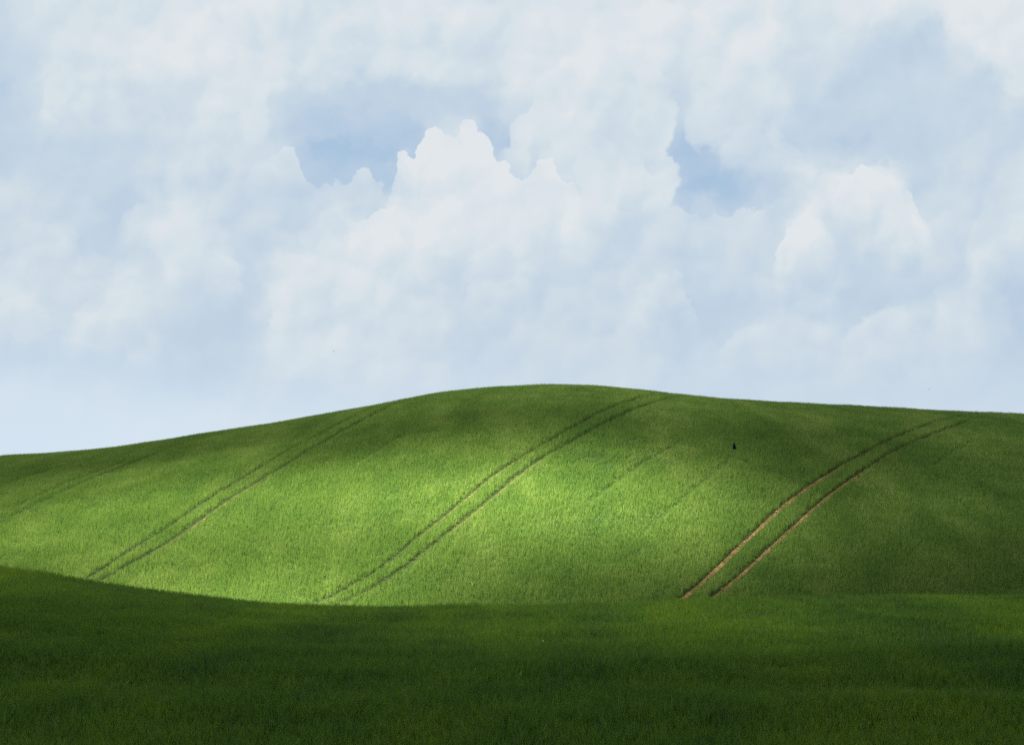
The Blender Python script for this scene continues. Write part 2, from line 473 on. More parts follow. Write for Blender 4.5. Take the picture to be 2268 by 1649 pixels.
def grass_material(name, young, old, blue, seedshift, turn=27, wb=0.40, wt=0.30, w0=0.07):
    """leaf: tone differs per blade, and over the field in patches and drilled streaks"""
    m, n, out = mat(name)
    pos = n.node('ShaderNodeNewGeometry').outputs['Position']
    mp = n.node('ShaderNodeMapping')
    n.put(mp.inputs['Vector'], pos)
    mp.inputs['Rotation'].default_value = (0, 0, math.radians(turn))
    mp.inputs['Scale'].default_value = (0.16, 0.028, 0.0)
    mp.inputs['Location'].default_value = (seedshift, 0, 0)
    big = n.noise(mp.outputs[0], 1.0, 3, 0.6)
    mp2 = n.node('ShaderNodeMapping')
    n.put(mp2.inputs['Vector'], pos)
    mp2.inputs['Scale'].default_value = (0.35, 0.22, 0.0)
    mid = n.noise(mp2.outputs[0], 1.0, 4, 0.6)
    at = n.node('ShaderNodeAttribute'); at.attribute_name = 'tone'
    t = n.m('ADD', n.m('MULTIPLY', at.outputs['Fac'], 0.6), n.m('MULTIPLY', n.node('ShaderNodeObjectInfo').outputs['Random'], 0.5))
    f = n.m('ADD', n.m('MULTIPLY_ADD', n.sstep(big, 0.3, 0.7, kind='LINEAR'), wb, w0),
            n.m('ADD', n.m('MULTIPLY', n.sstep(mid, 0.32, 0.68, kind='LINEAR'), 0.28), n.m('MULTIPLY', t, wt)))
    c = n.ramp(f, [(0.12, tuple(v * 0.8 for v in blue)), (0.5, old), (0.92, young), (1.15 if False else 1.0, tuple(v * 1.12 for v in young))])
    d = n.node('ShaderNodeBsdfPrincipled')
    n.put(d.inputs['Base Color'], c)
    d.inputs['Roughness'].default_value = 0.48
    d.inputs['Specular IOR Level'].default_value = 0.28
    tr = n.node('ShaderNodeBsdfTranslucent')
    tcx = n.mixc(c, (0.45, 0.75, 0.10, 1), 0.20)
    n.put(tr.inputs[0], tcx)
    mx = n.node('ShaderNodeMixShader'); mx.inputs[0].default_value = 0.30
    m.node_tree.links.new(d.outputs[0], mx.inputs[1]); m.node_tree.links.new(tr.outputs[0], mx.inputs[2])
    m.node_tree.links.new(mx.outputs[0], out.inputs[0])
    return m

def rut_shade_material():  # floor coloured dark to stand for the shaded crop wall beside it
    m, n, out = mat('rut_floor_shade')
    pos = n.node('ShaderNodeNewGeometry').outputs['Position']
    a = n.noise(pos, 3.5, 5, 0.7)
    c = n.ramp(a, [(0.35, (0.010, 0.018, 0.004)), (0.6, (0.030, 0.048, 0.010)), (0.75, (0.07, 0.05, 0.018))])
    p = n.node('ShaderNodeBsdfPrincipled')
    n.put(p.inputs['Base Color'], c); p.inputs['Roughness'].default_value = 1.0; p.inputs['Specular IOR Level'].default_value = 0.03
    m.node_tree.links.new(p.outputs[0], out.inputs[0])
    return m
M_RUT_SHADE = rut_shade_material()
M_SOIL = soil_material()
M_GROUND = ground_material()
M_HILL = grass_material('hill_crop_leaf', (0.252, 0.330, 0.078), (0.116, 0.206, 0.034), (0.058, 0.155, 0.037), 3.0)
M_NEAR = grass_material('near_crop_leaf', (0.140, 0.225, 0.012), (0.062, 0.145, 0.012), (0.020, 0.068, 0.019), 11.0, turn=83, wb=0.50, wt=0.48, w0=-0.08)  # bluish bands in the colour imitate the shading of dips in the ground

# ------------------------------------------------------------------ ground sheet
def stretch(a, lo, hi, step, grow=1.16):
    v = list(np.arange(lo, hi + 1e-6, step))
    s = step
    while v[-1] < a:
        s *= grow; v.append(v[-1] + s)
    s = step
    while v[0] > -a:
        s *= grow; v.insert(0, v[0] - s)
    return np.array(v)
gx = stretch(6000, -110, 120, 0.8)
gy = stretch(6000, 0, 215, 0.7)
XX, YY = np.meshgrid(gx, gy)
ground = grid_obj('ground', gx, gy, ground_z(XX, YY), M_GROUND)
tag(ground, kind='structure')

# ------------------------------------------------------------------ tracks
def path(pts, step=0.4, ext_=0.0):
    P = np.array([hit(X, Y) for X, Y in pts])
    # keep the plan monotone and smooth
    d = np.r_[0, np.cumsum(np.hypot(*np.diff(P, axis=0).T))]
    keep = np.r_[True, np.diff(d) > 0.5]
    P, d = P[keep], d[keep]
    if ext_:
        e = P[-1] - P[-2]; e /= np.hypot(*e)
        P = np.vstack([P, P[-1] + e * ext_]); d = np.r_[d, d[-1] + ext_]
    n = max(int(d[-1] / step), 4)
    t = np.linspace(0, d[-1], n)
    Q = np.stack([np.interp(t, d, P[:, 0]), np.interp(t, d, P[:, 1])], 1)
    w = 9
    k = np.hanning(2 * w + 3)[1:-1]; k /= k.sum()
    out = []
    for c in range(2):
        pad = np.pad(Q[:, c], w, mode='reflect', reflect_type='odd')
        out.append(np.convolve(pad, k, mode='valid'))
    return np.stack(out, 1)

# (points in the photograph, bare width in m, bareness from bottom to top, soil strip?)
TRACKS = [
 ([(1508,1329),(1560,1285),(1620,1228),(1680,1172),(1740,1115),(1800,1072),(1860,1035),(1920,1002),(1980,972),(2040,948),(2090,932),(2135,923),(2190,917)], 0.52, True),
 ([(1575,1327),(1630,1283),(1690,1228),(1745,1178),(1800,1128),(1850,1086),(1905,1048),(1960,1012),(2020,982),(2080,958),(2130,940),(2180,927),(2225,919)], 0.48, True),
 ([(690,1343),(698,1338),(765,1306),(833,1268),(915,1199),(960,1162),(1011,1121),(1097,1050),(1140,1022),(1179,1000),(1262,953),(1344,909),(1380,895),(1419,884),(1468,876)], 0.43, False),
 ([(738,1345),(744,1341),(820,1308),(866,1278),(915,1242),(1014,1163),(1064,1123),(1130,1067),(1179,1028),(1262,982),(1344,938),(1419,903),(1455,891),(1493,884),(1535,878)], 0.47, False),
 ([(182,1290),(280,1226),(335,1192),(389,1158),(472,1100),(561,1046),(610,1016),(660,987),(701,970),(767,932),(820,910),(850,899)], 0.60, False),
 ([(218,1292),(280,1255),(330,1228),(386,1195),(462,1138),(530,1092),(610,1045),(660,1016),(701,991),(784,943),(846,911),(880,897)], 0.70, False),
]
FAINT = [   # barely trodden lines
 ([(-10,1168),(60,1130),(130,1095),(210,1058),(300,1025),(380,995),(450,975)], 0.42, 0.35),
 ([(-10,1150),(60,1112),(140,1075),(220,1045),(320,1008),(400,982)], 0.36, 0.55),
 ([(-10,1082),(80,1052),(160,1030),(240,1005),(300,990)], 0.42, 0.5),
 ([(1285,1130),(1330,1095),(1365,1070),(1400,1043),(1440,1015),(1480,995),(1510,978)], 0.22, 0.45),
 ([(1400,1200),(1450,1155),(1500,1115),(1550,1075),(1600,1035),(1622,1008)], 0.20, 0.50),
 ([(780,1035),(820,1010),(860,985),(900,960)], 0.34, 0.5),
 ([(1030,895),(1060,882),(1090,870)], 0.4, 0.7),
 ([(2060,1040),(2090,1015),(2130,992),(2160,978)], 0.35, 0.5),
]
paths = [(path(p, ext_=7.0), w, soil) for p, w, soil in TRACKS]
fpaths = [(path(p), w, h) for p, w, h in FAINT]

def dist_to(px, py, P):
    """distance of many points to a polyline, and the place along it (0..1)"""
    best = np.full(len(px), 1e9); where = np.zeros(len(px))
    A, B = P[:-1], P[1:]
    lo = P.min(0) - 3; hi = P.max(0) + 3
    sel = np.where((px > lo[0]) & (px < hi[0]) & (py > lo[1]) & (py < hi[1]))[0]
    if len(sel) == 0: return best, where
    x, y = px[sel], py[sel]
    bb = np.full(len(sel), 1e9); ww = np.zeros(len(sel))
    st = 4
    for i in range(0, len(P) - 1, st):
        j = min(i + st, len(P) - 1)
        ax, ay = P[i]; bx, by = P[j]
        L2 = (bx - ax) ** 2 + (by - ay) ** 2 + 1e-9
        t = np.clip(((x - ax) * (bx - ax) + (y - ay) * (by - ay)) / L2, 0, 1)
        dd = np.hypot(x - ax - t * (bx - ax), y - ay - t * (by - ay))
        m = dd < bb
        bb[m] = dd[m]; ww[m] = ((i + t * (j - i)) / (len(P) - 1))[m]
    best[sel] = bb; where[sel] = ww
    return best, where

SOIL_RANGE = [(0.0, 0.40, 0.19, 0.06), (0.0, 0.38, 0.16, 0.06), (0.15, 0.42, 0.06, 0.18), (0.15, 0.40, 0.06, 0.20), (0.9, 0.95, 0.05, 0.1), (0.10, 0.42, 0.06, 0.18)]
def strip(P, half, shift, lift, material, t0=0.0, t1=1.0, seed=0.0):
    T = np.gradient(P, axis=0); T /= np.hypot(T[:, 0], T[:, 1])[:, None] + 1e-9
    Nn = np.stack([T[:, 1], -T[:, 0]], 1)            # to the right of the way up
    offs = np.array([-1, -0.6, -0.2, 0.2, 0.6, 1.0])
    prof = np.array([-0.03, 0.02, 0.0, 0.002, 0.02, -0.03])
    n = len(P)
    idx = [i for i in range(n) if t0 <= i / (n - 1) <= t1]
    if len(idx) < 3: return None
    V, F = [], []
    for i in idx:
        t = (i / (n - 1) - t0) / (t1 - t0)
        wob = (1 + 0.22 * math.sin(i * 0.37 + seed) * math.sin(i * 0.13 + 2 * seed)) * (0.15 + 0.85 * min(1, 5 * (1 - t) if t1 < 1 else 1)) * (0.3 + 0.7 * min(1, 6 * t) if t0 > 0 else 1)
        for o, h in zip(offs, prof):
            q = P[i] + Nn[i] * (shift + o * half * wob * (1 + 0.10 * math.sin(i * 1.3 + o * 4)))
            V.append((q[0], q[1], float(ground_z(q[0], q[1])) + h + lift + random.uniform(-0.006, 0.010)))
    m_ = len(offs)
    for k in range(len(idx) - 1):
        for j in range(m_ - 1):
            F.append((k * m_ + j, k * m_ + j + 1, (k + 1) * m_ + j + 1, (k + 1) * m_ + j))
    return V, F
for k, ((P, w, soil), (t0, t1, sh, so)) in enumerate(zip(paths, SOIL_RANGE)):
    V, F = strip(P, w * 0.5 + 0.22, 0.0, 0.0, M_RUT_SHADE, seed=k)
    rut = tag(mesh_obj('wheel_track', V, F, M_RUT_SHADE), kind='structure')  # track floor, its dark colour doubling as shade along the crop
    vf = strip(P, sh, so, 0.022, M_SOIL, t0, t1, seed=k + 5)
    if vf and k != 4:
        so_ = mesh_obj('bare_soil', vf[0], vf[1], M_SOIL); so_.parent = rut

# ------------------------------------------------------------------ grass
def tuft_mesh(name, nb, radius, height, width, lean, material, seed, segs=3):
    r = random.Random(seed)
    V, F, tone = [], [], []
    for b_ in range(nb):
        a = r.uniform(0, 6.283); rr = radius * math.sqrt(r.random())
        x, y = rr * math.cos(a), rr * math.sin(a)
        h = height * r.uniform(0.72, 1.08)
        la = r.uniform(0, 6.283); ln = lean * r.uniform(0.2, 1.0)
        dx, dy = math.cos(la) * ln + 0.10, math.sin(la) * ln
        fa = r.uniform(0, 6.283); wx, wy = math.cos(fa) * width / 2, math.sin(fa) * width / 2
        t = r.random()
        droop = r.uniform(0.0, 0.35)
        i0 = len(V)
        for s in range(segs + 1):
            u = s / segs
            cx = x + dx * height * u ** 2; cy = y + dy * height * u ** 2
            cz = h * (u - droop * max(u - 0.6, 0) ** 2 * 2.2)
            k = (1 - u ** 2.2) if s < segs else 0.0
            if s < segs:
                V += [(cx - wx * k, cy - wy * k, cz), (cx + wx * k, cy + wy * k, cz)]
                tone += [t * (0.55 + 0.45 * u)] * 2
            else:
                V.append((cx, cy, cz)); tone.append(t)
        for s in range(segs - 1):
            j = i0 + 2 * s
            F.append((j, j + 1, j + 3, j + 2))
        j = i0 + 2 * (segs - 1)
        F.append((j, j + 1, j + 2))
    me = bpy.data.meshes.new(name)
    me.from_pydata(V, [], F); me.update()
    at = me.attributes.new('tone', 'FLOAT', 'POINT')
    at.data.foreach_set('value', tone)
    me.polygons.foreach_set('use_smooth', [True] * len(me.polygons))
    me.materials.append(material)
    return bpy.data.objects.new(name, me)

def scatter(name, pts, rot, scl, protos, label):
    """one object: tufts instanced on points"""
    me = bpy.data.meshes.new(name)
    me.vertices.add(len(pts)); me.vertices.foreach_set('co', pts.astype(np.float32).ravel())
    a = me.attributes.new('rot', 'FLOAT_VECTOR', 'POINT'); a.data.foreach_set('vector', rot.astype(np.float32).ravel())
    a = me.attributes.new('scl', 'FLOAT_VECTOR', 'POINT'); a.data.foreach_set('vector', scl.astype(np.float32).ravel())
    a = me.attributes.new('pick', 'INT', 'POINT'); a.data.foreach_set('value', rng.integers(0, len(protos), len(pts)).astype(np.int32))
    o = link(bpy.data.objects.new(name, me))
    pc = bpy.data.collections.new(name + '_tufts')
    for p in protos: pc.objects.link(p)
    g = bpy.data.node_groups.new(name, 'GeometryNodeTree')
    g.interface.new_socket('Geometry', in_out='INPUT', socket_type='NodeSocketGeometry')
    g.interface.new_socket('Geometry', in_out='OUTPUT', socket_type='NodeSocketGeometry')
    gi = g.nodes.new('NodeGroupInput'); go = g.nodes.new('NodeGroupOutput')
    ci = g.nodes.new('GeometryNodeCollectionInfo'); ci.inputs[0].default_value = pc
    ci.inputs['Separate Children'].default_value = True; ci.inputs['Reset Children'].default_value = True
    io = g.nodes.new('GeometryNodeInstanceOnPoints'); io.inputs['Pick Instance'].default_value = True
    def attr(nm, ty):
        n = g.nodes.new('GeometryNodeInputNamedAttribute'); n.data_type = ty; n.inputs[0].default_value = nm
        return [s for s in n.outputs if s.enabled][0]
    L = g.links.new
    L(gi.outputs[0], io.inputs['Points']); L(ci.outputs[0], io.inputs['Instance'])
    L(attr('pick', 'INT'), io.inputs['Instance Index'])
    L(attr('rot', 'FLOAT_VECTOR'), io.inputs['Rotation'])
    L(attr('scl', 'FLOAT_VECTOR'), io.inputs['Scale'])
    L(io.outputs[0], go.inputs[0])
    md = o.modifiers.new('tufts', 'NODES'); md.node_group = g
    tag(o, label, 'grass', kind='stuff')
    return o

def field_points(y0, y1, dens, wide=0.46, pad=9.0):
    """jittered points filling the part of the field in and near the view"""
    s = 1 / math.sqrt(dens)
    ys = np.arange(y0, y1, s)
    out = []
    for y in ys:
        hw = wide * y + pad
        x = np.arange(-hw, hw, s)
        out.append(np.stack([x + rng.uniform(-.5, .5, len(x)) * s, y + rng.uniform(-.5, .5, len(x)) * s], 1))
    return np.concatenate(out)

def fbm2(x, y, seed):
    r = np.zeros_like(x)
    q = np.random.default_rng(seed)
    for o in range(4):
        f = 2 ** o
        for _ in range(4):
            a = q.uniform(0, 6.28); p = q.uniform(0, 6.28)
            r += np.sin((x * math.cos(a) + y * math.sin(a)) * f + p) / f / 4
    return r

def height_field(x, y):
    return 1 + 0.16 * fbm2(x * 1.1, y * 1.1, 3) + 0.12 * fbm2(x * 0.25, y * 0.5, 9)

def build_field(name, y0, y1, dens, protos, label, hbase):
    P = field_points(y0, y1, dens)
    x, y = P[:, 0], P[:, 1]
    h = height_field(x, y) * (rng.uniform(0.85, 1.12, len(x)) if y0 > 60 else rng.uniform(0.7, 1.2, len(x)))
    keep = np.ones(len(x), bool)
    for Q, w, soil in paths:
        d, t = dist_to(x, y, Q)
        ww = w * (0.92 + 0.2 * np.sin(t * 90 + w * 30) * np.sin(t * 37))
        ww = ww * (1 + (0.35 if soil else 0.6) * sst(t, 0.45, 0.9))
        keep &= d > ww * 0.5 + 0.08
        h *= 1 + 0.12 * np.exp(-((d - ww * 0.5 - 0.2) / 0.2) ** 2)
    for Q, w, hh in fpaths:
        d, t = dist_to(x, y, Q)
        f = np.exp(-(d / w) ** 2) * sst(t, 0, 0.12) * (1 - sst(t, 0.88, 1.0)) * (0.75 + 0.25 * np.sin(t * 60))
        h *= 1 - (1 - hh) * f * 1.5
        keep &= rng.random(len(x)) > f * (1 - hh) * 1.5
    x, y, h = x[keep], y[keep], h[keep]
    z = ground_z(x, y) - 0.01
    # drop what lies hidden behind the brow or beyond the crest
    tilt = fbm2(x * 0.5, y * 0.5, 21) * 0.16
    tilt2 = fbm2(x * 0.45, y * 0.6, 22) * 0.16
    rot = np.stack([tilt, tilt2 + 0.02, rng.uniform(0, 6.283, len(x))], 1)
    # spin about the stem first and lean afterwards, so that the lean keeps to the wind
    s = h * hbase
    scl = np.stack([np.full(len(x), hbase ** 0.3) * rng.uniform(0.9, 1.2, len(x)), np.full(len(x), hbase ** 0.3), s], 1)
    return scatter(name, np.stack([x, y, z], 1), rot, scl, protos, label)

near_p = [tuft_mesh('blade_tuft', 9, 0.10, 0.50, 0.024, 0.32, M_NEAR, 100 + i) for i in range(8)]
edge_p = [tuft_mesh('blade_tuft', 12, 0.18, 0.44, 0.020, 0.28, M_NEAR, 200 + i) for i in range(6)]
hill_p = [tuft_mesh('blade_tuft', 12, 0.16, 0.44, 0.020, 0.26, M_HILL, 300 + i, segs=2) for i in range(8)]
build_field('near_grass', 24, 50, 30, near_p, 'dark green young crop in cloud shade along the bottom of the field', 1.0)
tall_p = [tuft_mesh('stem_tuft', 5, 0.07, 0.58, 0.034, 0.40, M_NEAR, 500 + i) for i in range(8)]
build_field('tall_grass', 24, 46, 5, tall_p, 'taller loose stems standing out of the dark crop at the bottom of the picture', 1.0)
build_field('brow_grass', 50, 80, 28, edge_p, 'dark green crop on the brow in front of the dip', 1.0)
build_field('hill_grass', 84, 186, 21, hill_p, 'bright green crop covering the hill beyond the dip, marked by wheel tracks', 1.0)

# weeds standing in the bare wheel tracks
wp = []
for P, w, soil in paths[:2]:
    for _ in range(60):
        i = random.randrange(len(P)); t = i / len(P)
        if t < 0.65:
            wp.append((P[i][0] + random.gauss(0, w * 0.5), P[i][1] + random.gauss(0, w * 0.5)))
wp = np.array(wp)
wz = ground_z(wp[:, 0], wp[:, 1])
weed_p = [tuft_mesh('weed_tuft', 16, 0.09, 0.28, 0.05, 0.7, M_HILL, 400 + i, segs=2) for i in range(4)]
rs = rng.uniform(0.3, 0.8, len(wp))
scatter('weeds', np.c_[wp, wz], np.c_[np.zeros((len(wp), 2)), rng.uniform(0, 6.28, len(wp))], np.c_[rs, rs, rs], weed_p,
        'scattered low weeds in the bare soil of the right-hand wheel tracks')

# clods of dry soil in the right-hand tracks
def clod(i):
    bm = bmesh.new()
    bmesh.ops.create_icosphere(bm, subdivisions=1, radius=0.05)
    r = random.Random(i)
    for v in bm.verts:
        v.co *= r.uniform(0.7, 1.25); v.co.z *= 0.6
    me = bpy.data.meshes.new('clod'); bm.to_mesh(me); bm.free()
    me.materials.append(M_SOIL)
    return bpy.data.objects.new('clod', me)
cp = []
for P, w, soil in paths[:2]:
    for _ in range(1500):
        i = random.randrange(len(P))
        if i / len(P) < 0.6:
            cp.append((P[i][0] + random.gauss(0.05, w * 0.22), P[i][1] + random.gauss(0, w * 0.22)))
cp = np.array(cp); cz = ground_z(cp[:, 0], cp[:, 1]) + 0.02
rs = rng.uniform(0.3, 1.4, len(cp))
o = scatter('soil_clods', np.c_[cp, cz], rng.uniform(0, 6.28, (len(cp), 3)), np.c_[rs, rs, rs], [clod(i) for i in range(5)],
        'small orange brown clods lying in the bare right-hand wheel tracks')
o['category'] = 'soil clods'

# ------------------------------------------------------------------ added shade cloud between sun and field
# added unseen up to the left, its thickness shaped for the wanted sun and shade
LIGHT = [ # spot of the photograph, share of the sun that comes through
 (0,1030,.16),(150,1030,.14),(300,1010,.12),(450,990,.15),(600,960,.18),(800,925,.20),(950,900,.24),(1150,880,.26),(1300,880,.24),(1500,900,.24),(1750,915,.16),(2000,925,.13),(2200,935,.12),
 (0,1095,.22),(150,1100,.34),(300,1080,.36),(450,1050,.36),(600,1040,.36),(750,1000,.17),(900,960,.17),(1100,940,.17),(1300,950,.18),(1500,960,.20),(1700,980,.10),(1900,1020,.10),(2100,1040,.10),(2250,1030,.10),
 (0,1150,.36),(120,1180,.5),(250,1130,.6),(400,1110,.55),(550,1110,.55),(700,1090,.72),(850,1050,.5),(950,1030,.42),(1050,1010,.34),(1150,1000,.36),(1250,1010,.46),(1350,1010,.3),(1500,1020,.25),(1650,1050,.2),(1800,1080,.12),(1950,1120,.09),(2060,1130,.36),(2130,1060,.2),(2200,1000,.16),(1960,1220,.2),(2200,1120,.08),
 (0,1220,.5),(150,1230,.55),(300,1200,.5),(450,1180,.5),(600,1150,.78),(750,1130,.78),(900,1100,.85),(1000,1080,.85),(1100,1080,1.15),(1200,1075,1.4),(1300,1070,1.15),(1400,1060,.6),(1500,1065,.5),(1600,1090,.4),(1700,1120,.22),
 (600,1210,.44),(750,1200,.44),(900,1180,.62),(1050,1150,.95),(1150,1130,1.3),(1250,1130,1.25),(1350,1130,.9),(1450,1120,.95),(1550,1120,.85),(1620,1140,.5),(1700,1180,.25),(1850,1180,.12),(2020,1200,.17),(2150,1220,.07),(2260,1220,.03),
 (330,1270,.45),(450,1260,.46),(600,1260,.48),(750,1270,.5),(900,1240,.6),(1050,1220,.62),(1200,1190,.7),(1300,1190,.72),(1400,1190,.75),(1500,1190,.7),(1600,1200,.4),
 (450,1310,.72),(600,1320,.78),(700,1325,.8),(850,1310,.68),(1000,1290,.45),(1100,1270,.4),(1200,1250,.35),(1300,1250,.28),(1400,1250,.24),(1500,1260,.16),(1650,1260,.09),(1850,1270,.07),(2050,1280,.05),(2250,1290,.02),
 (1000,1325,.32),(1200,1310,.18),(1400,1310,.10),(1600,1305,.04),(2000,1305,.03),
 (20,1270,.12),(100,1290,.12),(300,1320,.13),(500,1345,.13),(700,1360,.13),(1000,1360,.17),(1300,1360,.21),(1600,1350,.22),(1900,1345,.20),(2200,1345,.14),
 (100,1400,.03),(500,1410,.06),(800,1410,.10),(1200,1410,.19),(1600,1400,.22),(1900,1400,.18),(2200,1400,.10),
 (100,1500,.0),(600,1490,.02),(1000,1480,.05),(1500,1460,.08),(2000,1480,.02),(2200,1500,.0),
 (100,1600,.0),(600,1600,.0),(1100,1600,.0),(1600,1600,.0),(2200,1600,.0),
]
LP = np.array([hit(X, Y) for X, Y, t in LIGHT]); LT = np.array([t for *_, t in LIGHT]); LT = np.clip(LT * (0.62 + 0.43 * sst(LT, 0.12, 0.7)), 0, 1)
extra = [(-60,120,.3),(-80,160,.15),(90,110,.05),(80,160,.1),(-45,70,.05),(45,60,.03),(0,200,.2),(-50,210,.15),(50,210,.15),(0,10,0),(-40,20,0),(40,20,0),(0,-40,0)]
LP = np.vstack([LP, [(a, b_) for a, b_, _ in extra]]); LT = np.r_[LT, [c for *_, c in extra]]
def through(x, y):
    sh = x.shape; x = x.ravel(); y = y.ravel()
    dx = x[:, None] - LP[None, :, 0]; dy = y[:, None] - LP[None, :, 1]
    # depth is foreshortened near the brow: rows there are closer together
    dd = (dx / 3.9) ** 2 + (dy / 4.3) ** 2
    w = np.exp(-0.5 * dd) + 1e-5 / (1 + dd)
    return ((w * LT).sum(1) / w.sum(1)).reshape(sh)

CH = 420.0                       # height of the cloud above the eye
SIG = 0.045                      # extinction per metre
ext = 420
st = 1.8
def axis(lo, hi, step, a):
    v = list(np.arange(lo, hi, step)); s = step
    while v[-1] < hi + a: s *= 1.25; v.append(v[-1] + s)
    s = step
    while v[0] > lo - a: s *= 1.25; v.insert(0, v[0] - s)
    return np.array(v)
fx = axis(-75, 85, st, 170); fy = axis(18, 200, st, 170)
FX, FY = np.meshgrid(fx, fy)
FZ = ground_z(FX, FY)
T = through(FX, FY)
T = np.clip(T * (1 + 0.03 * fbm2(FX * 0.12, FY * 0.12, 31)), 0.012, 0.985)
thick = -np.log(T) / SIG          # length of the sunbeam inside the cloud
# margins: the cloud is whole around the window and thins out at its rim
cxm, cym = 5, 108
rr = np.hypot((FX - cxm) / 250, (FY - cym) / 270)
rim = 1 - sst(rr, 0.75, 1.0)
base_th = 75 + 18 * fbm2(FX * 0.03, FY * 0.03, 5)
inside = (1 - sst(np.abs(FX - cxm) / 80, 0.95, 1.25)) * (1 - sst(np.abs(FY - 105) / 98, 0.95, 1.25))
thick = (thick * inside + base_th * (1 - inside)) * rim + 0.4
k = (CH - FZ) / SUN_DIR.z
CX = FX + SUN_DIR.x * k; CY = FY + SUN_DIR.y * k
ny, nx = FX.shape
SD = SUN_DIR
top = np.stack([CX + SD.x * thick * 0.6, CY + SD.y * thick * 0.6, CH + SD.z * thick * 0.6], 2).reshape(-1, 3)
bot = np.stack([CX - SD.x * thick * 0.4, CY - SD.y * thick * 0.4, CH - SD.z * thick * 0.4], 2).reshape(-1, 3)
V = np.vstack([top, bot])
idx = np.arange(nx * ny).reshape(ny, nx); off = nx * ny
F = []
q = np.stack([idx[:-1, :-1].ravel(), idx[:-1, 1:].ravel(), idx[1:, 1:].ravel(), idx[1:, :-1].ravel()], 1)
F = list(map(tuple, q)) + list(map(tuple, q[:, ::-1] + off))
loop = list(idx[0, :]) + list(idx[1:, -1]) + list(idx[-1, -2::-1]) + list(idx[-2:0:-1, 0])
for a, c in zip(loop, loop[1:] + loop[:1]):
    F.append((c, a, a + off, c + off))
mc, n, out = mat('shade_cloud_vapour')
pv = n.node('ShaderNodeVolumePrincipled')
pv.inputs['Color'].default_value = (0.34, 0.35, 0.37, 1)  # greyed so that the added cloud gives little ambient light
pv.inputs['Density'].default_value = SIG
pv.inputs['Anisotropy'].default_value = 0.3
mc.node_tree.links.new(pv.outputs[0], out.inputs['Volume'])
shade_cloud = mesh_obj('cloud', V.tolist(), F, mc)
tag(shade_cloud, 'unseen grey cloud added high up to the left, shaped to shade the field outside the sunny patch', 'cloud', kind='stuff')

# ------------------------------------------------------------------ birds and butterfly
def plain(name, col, rough=0.5, spec=0.4, bump=40.0, var=0.25):
    m, n, out = mat(name)
    tcn = n.node('ShaderNodeTexCoord').outputs['Object']
    a = n.noise(tcn, bump, 3, 0.6)
    c = n.mixc(tuple(v * (1 - var) for v in col) + (1,), tuple(v * (1 + var) for v in col) + (1,), a)
    p = n.node('ShaderNodeBsdfPrincipled')
    n.put(p.inputs['Base Color'], c); p.inputs['Roughness'].default_value = rough
    p.inputs['Specular IOR Level'].default_value = spec
    m.node_tree.links.new(p.outputs[0], out.inputs[0])
    return m
M_BLACK = plain('black_feathers', (0.008, 0.009, 0.012), 0.45, 0.4)
M_BEAK = plain('dark_horn', (0.012, 0.011, 0.010), 0.4)
M_WHITE = plain('white_wing', (0.80, 0.82, 0.70), 0.6, 0.2)
M_DARK = plain('dark_body', (0.03, 0.03, 0.025), 0.7, 0.2)

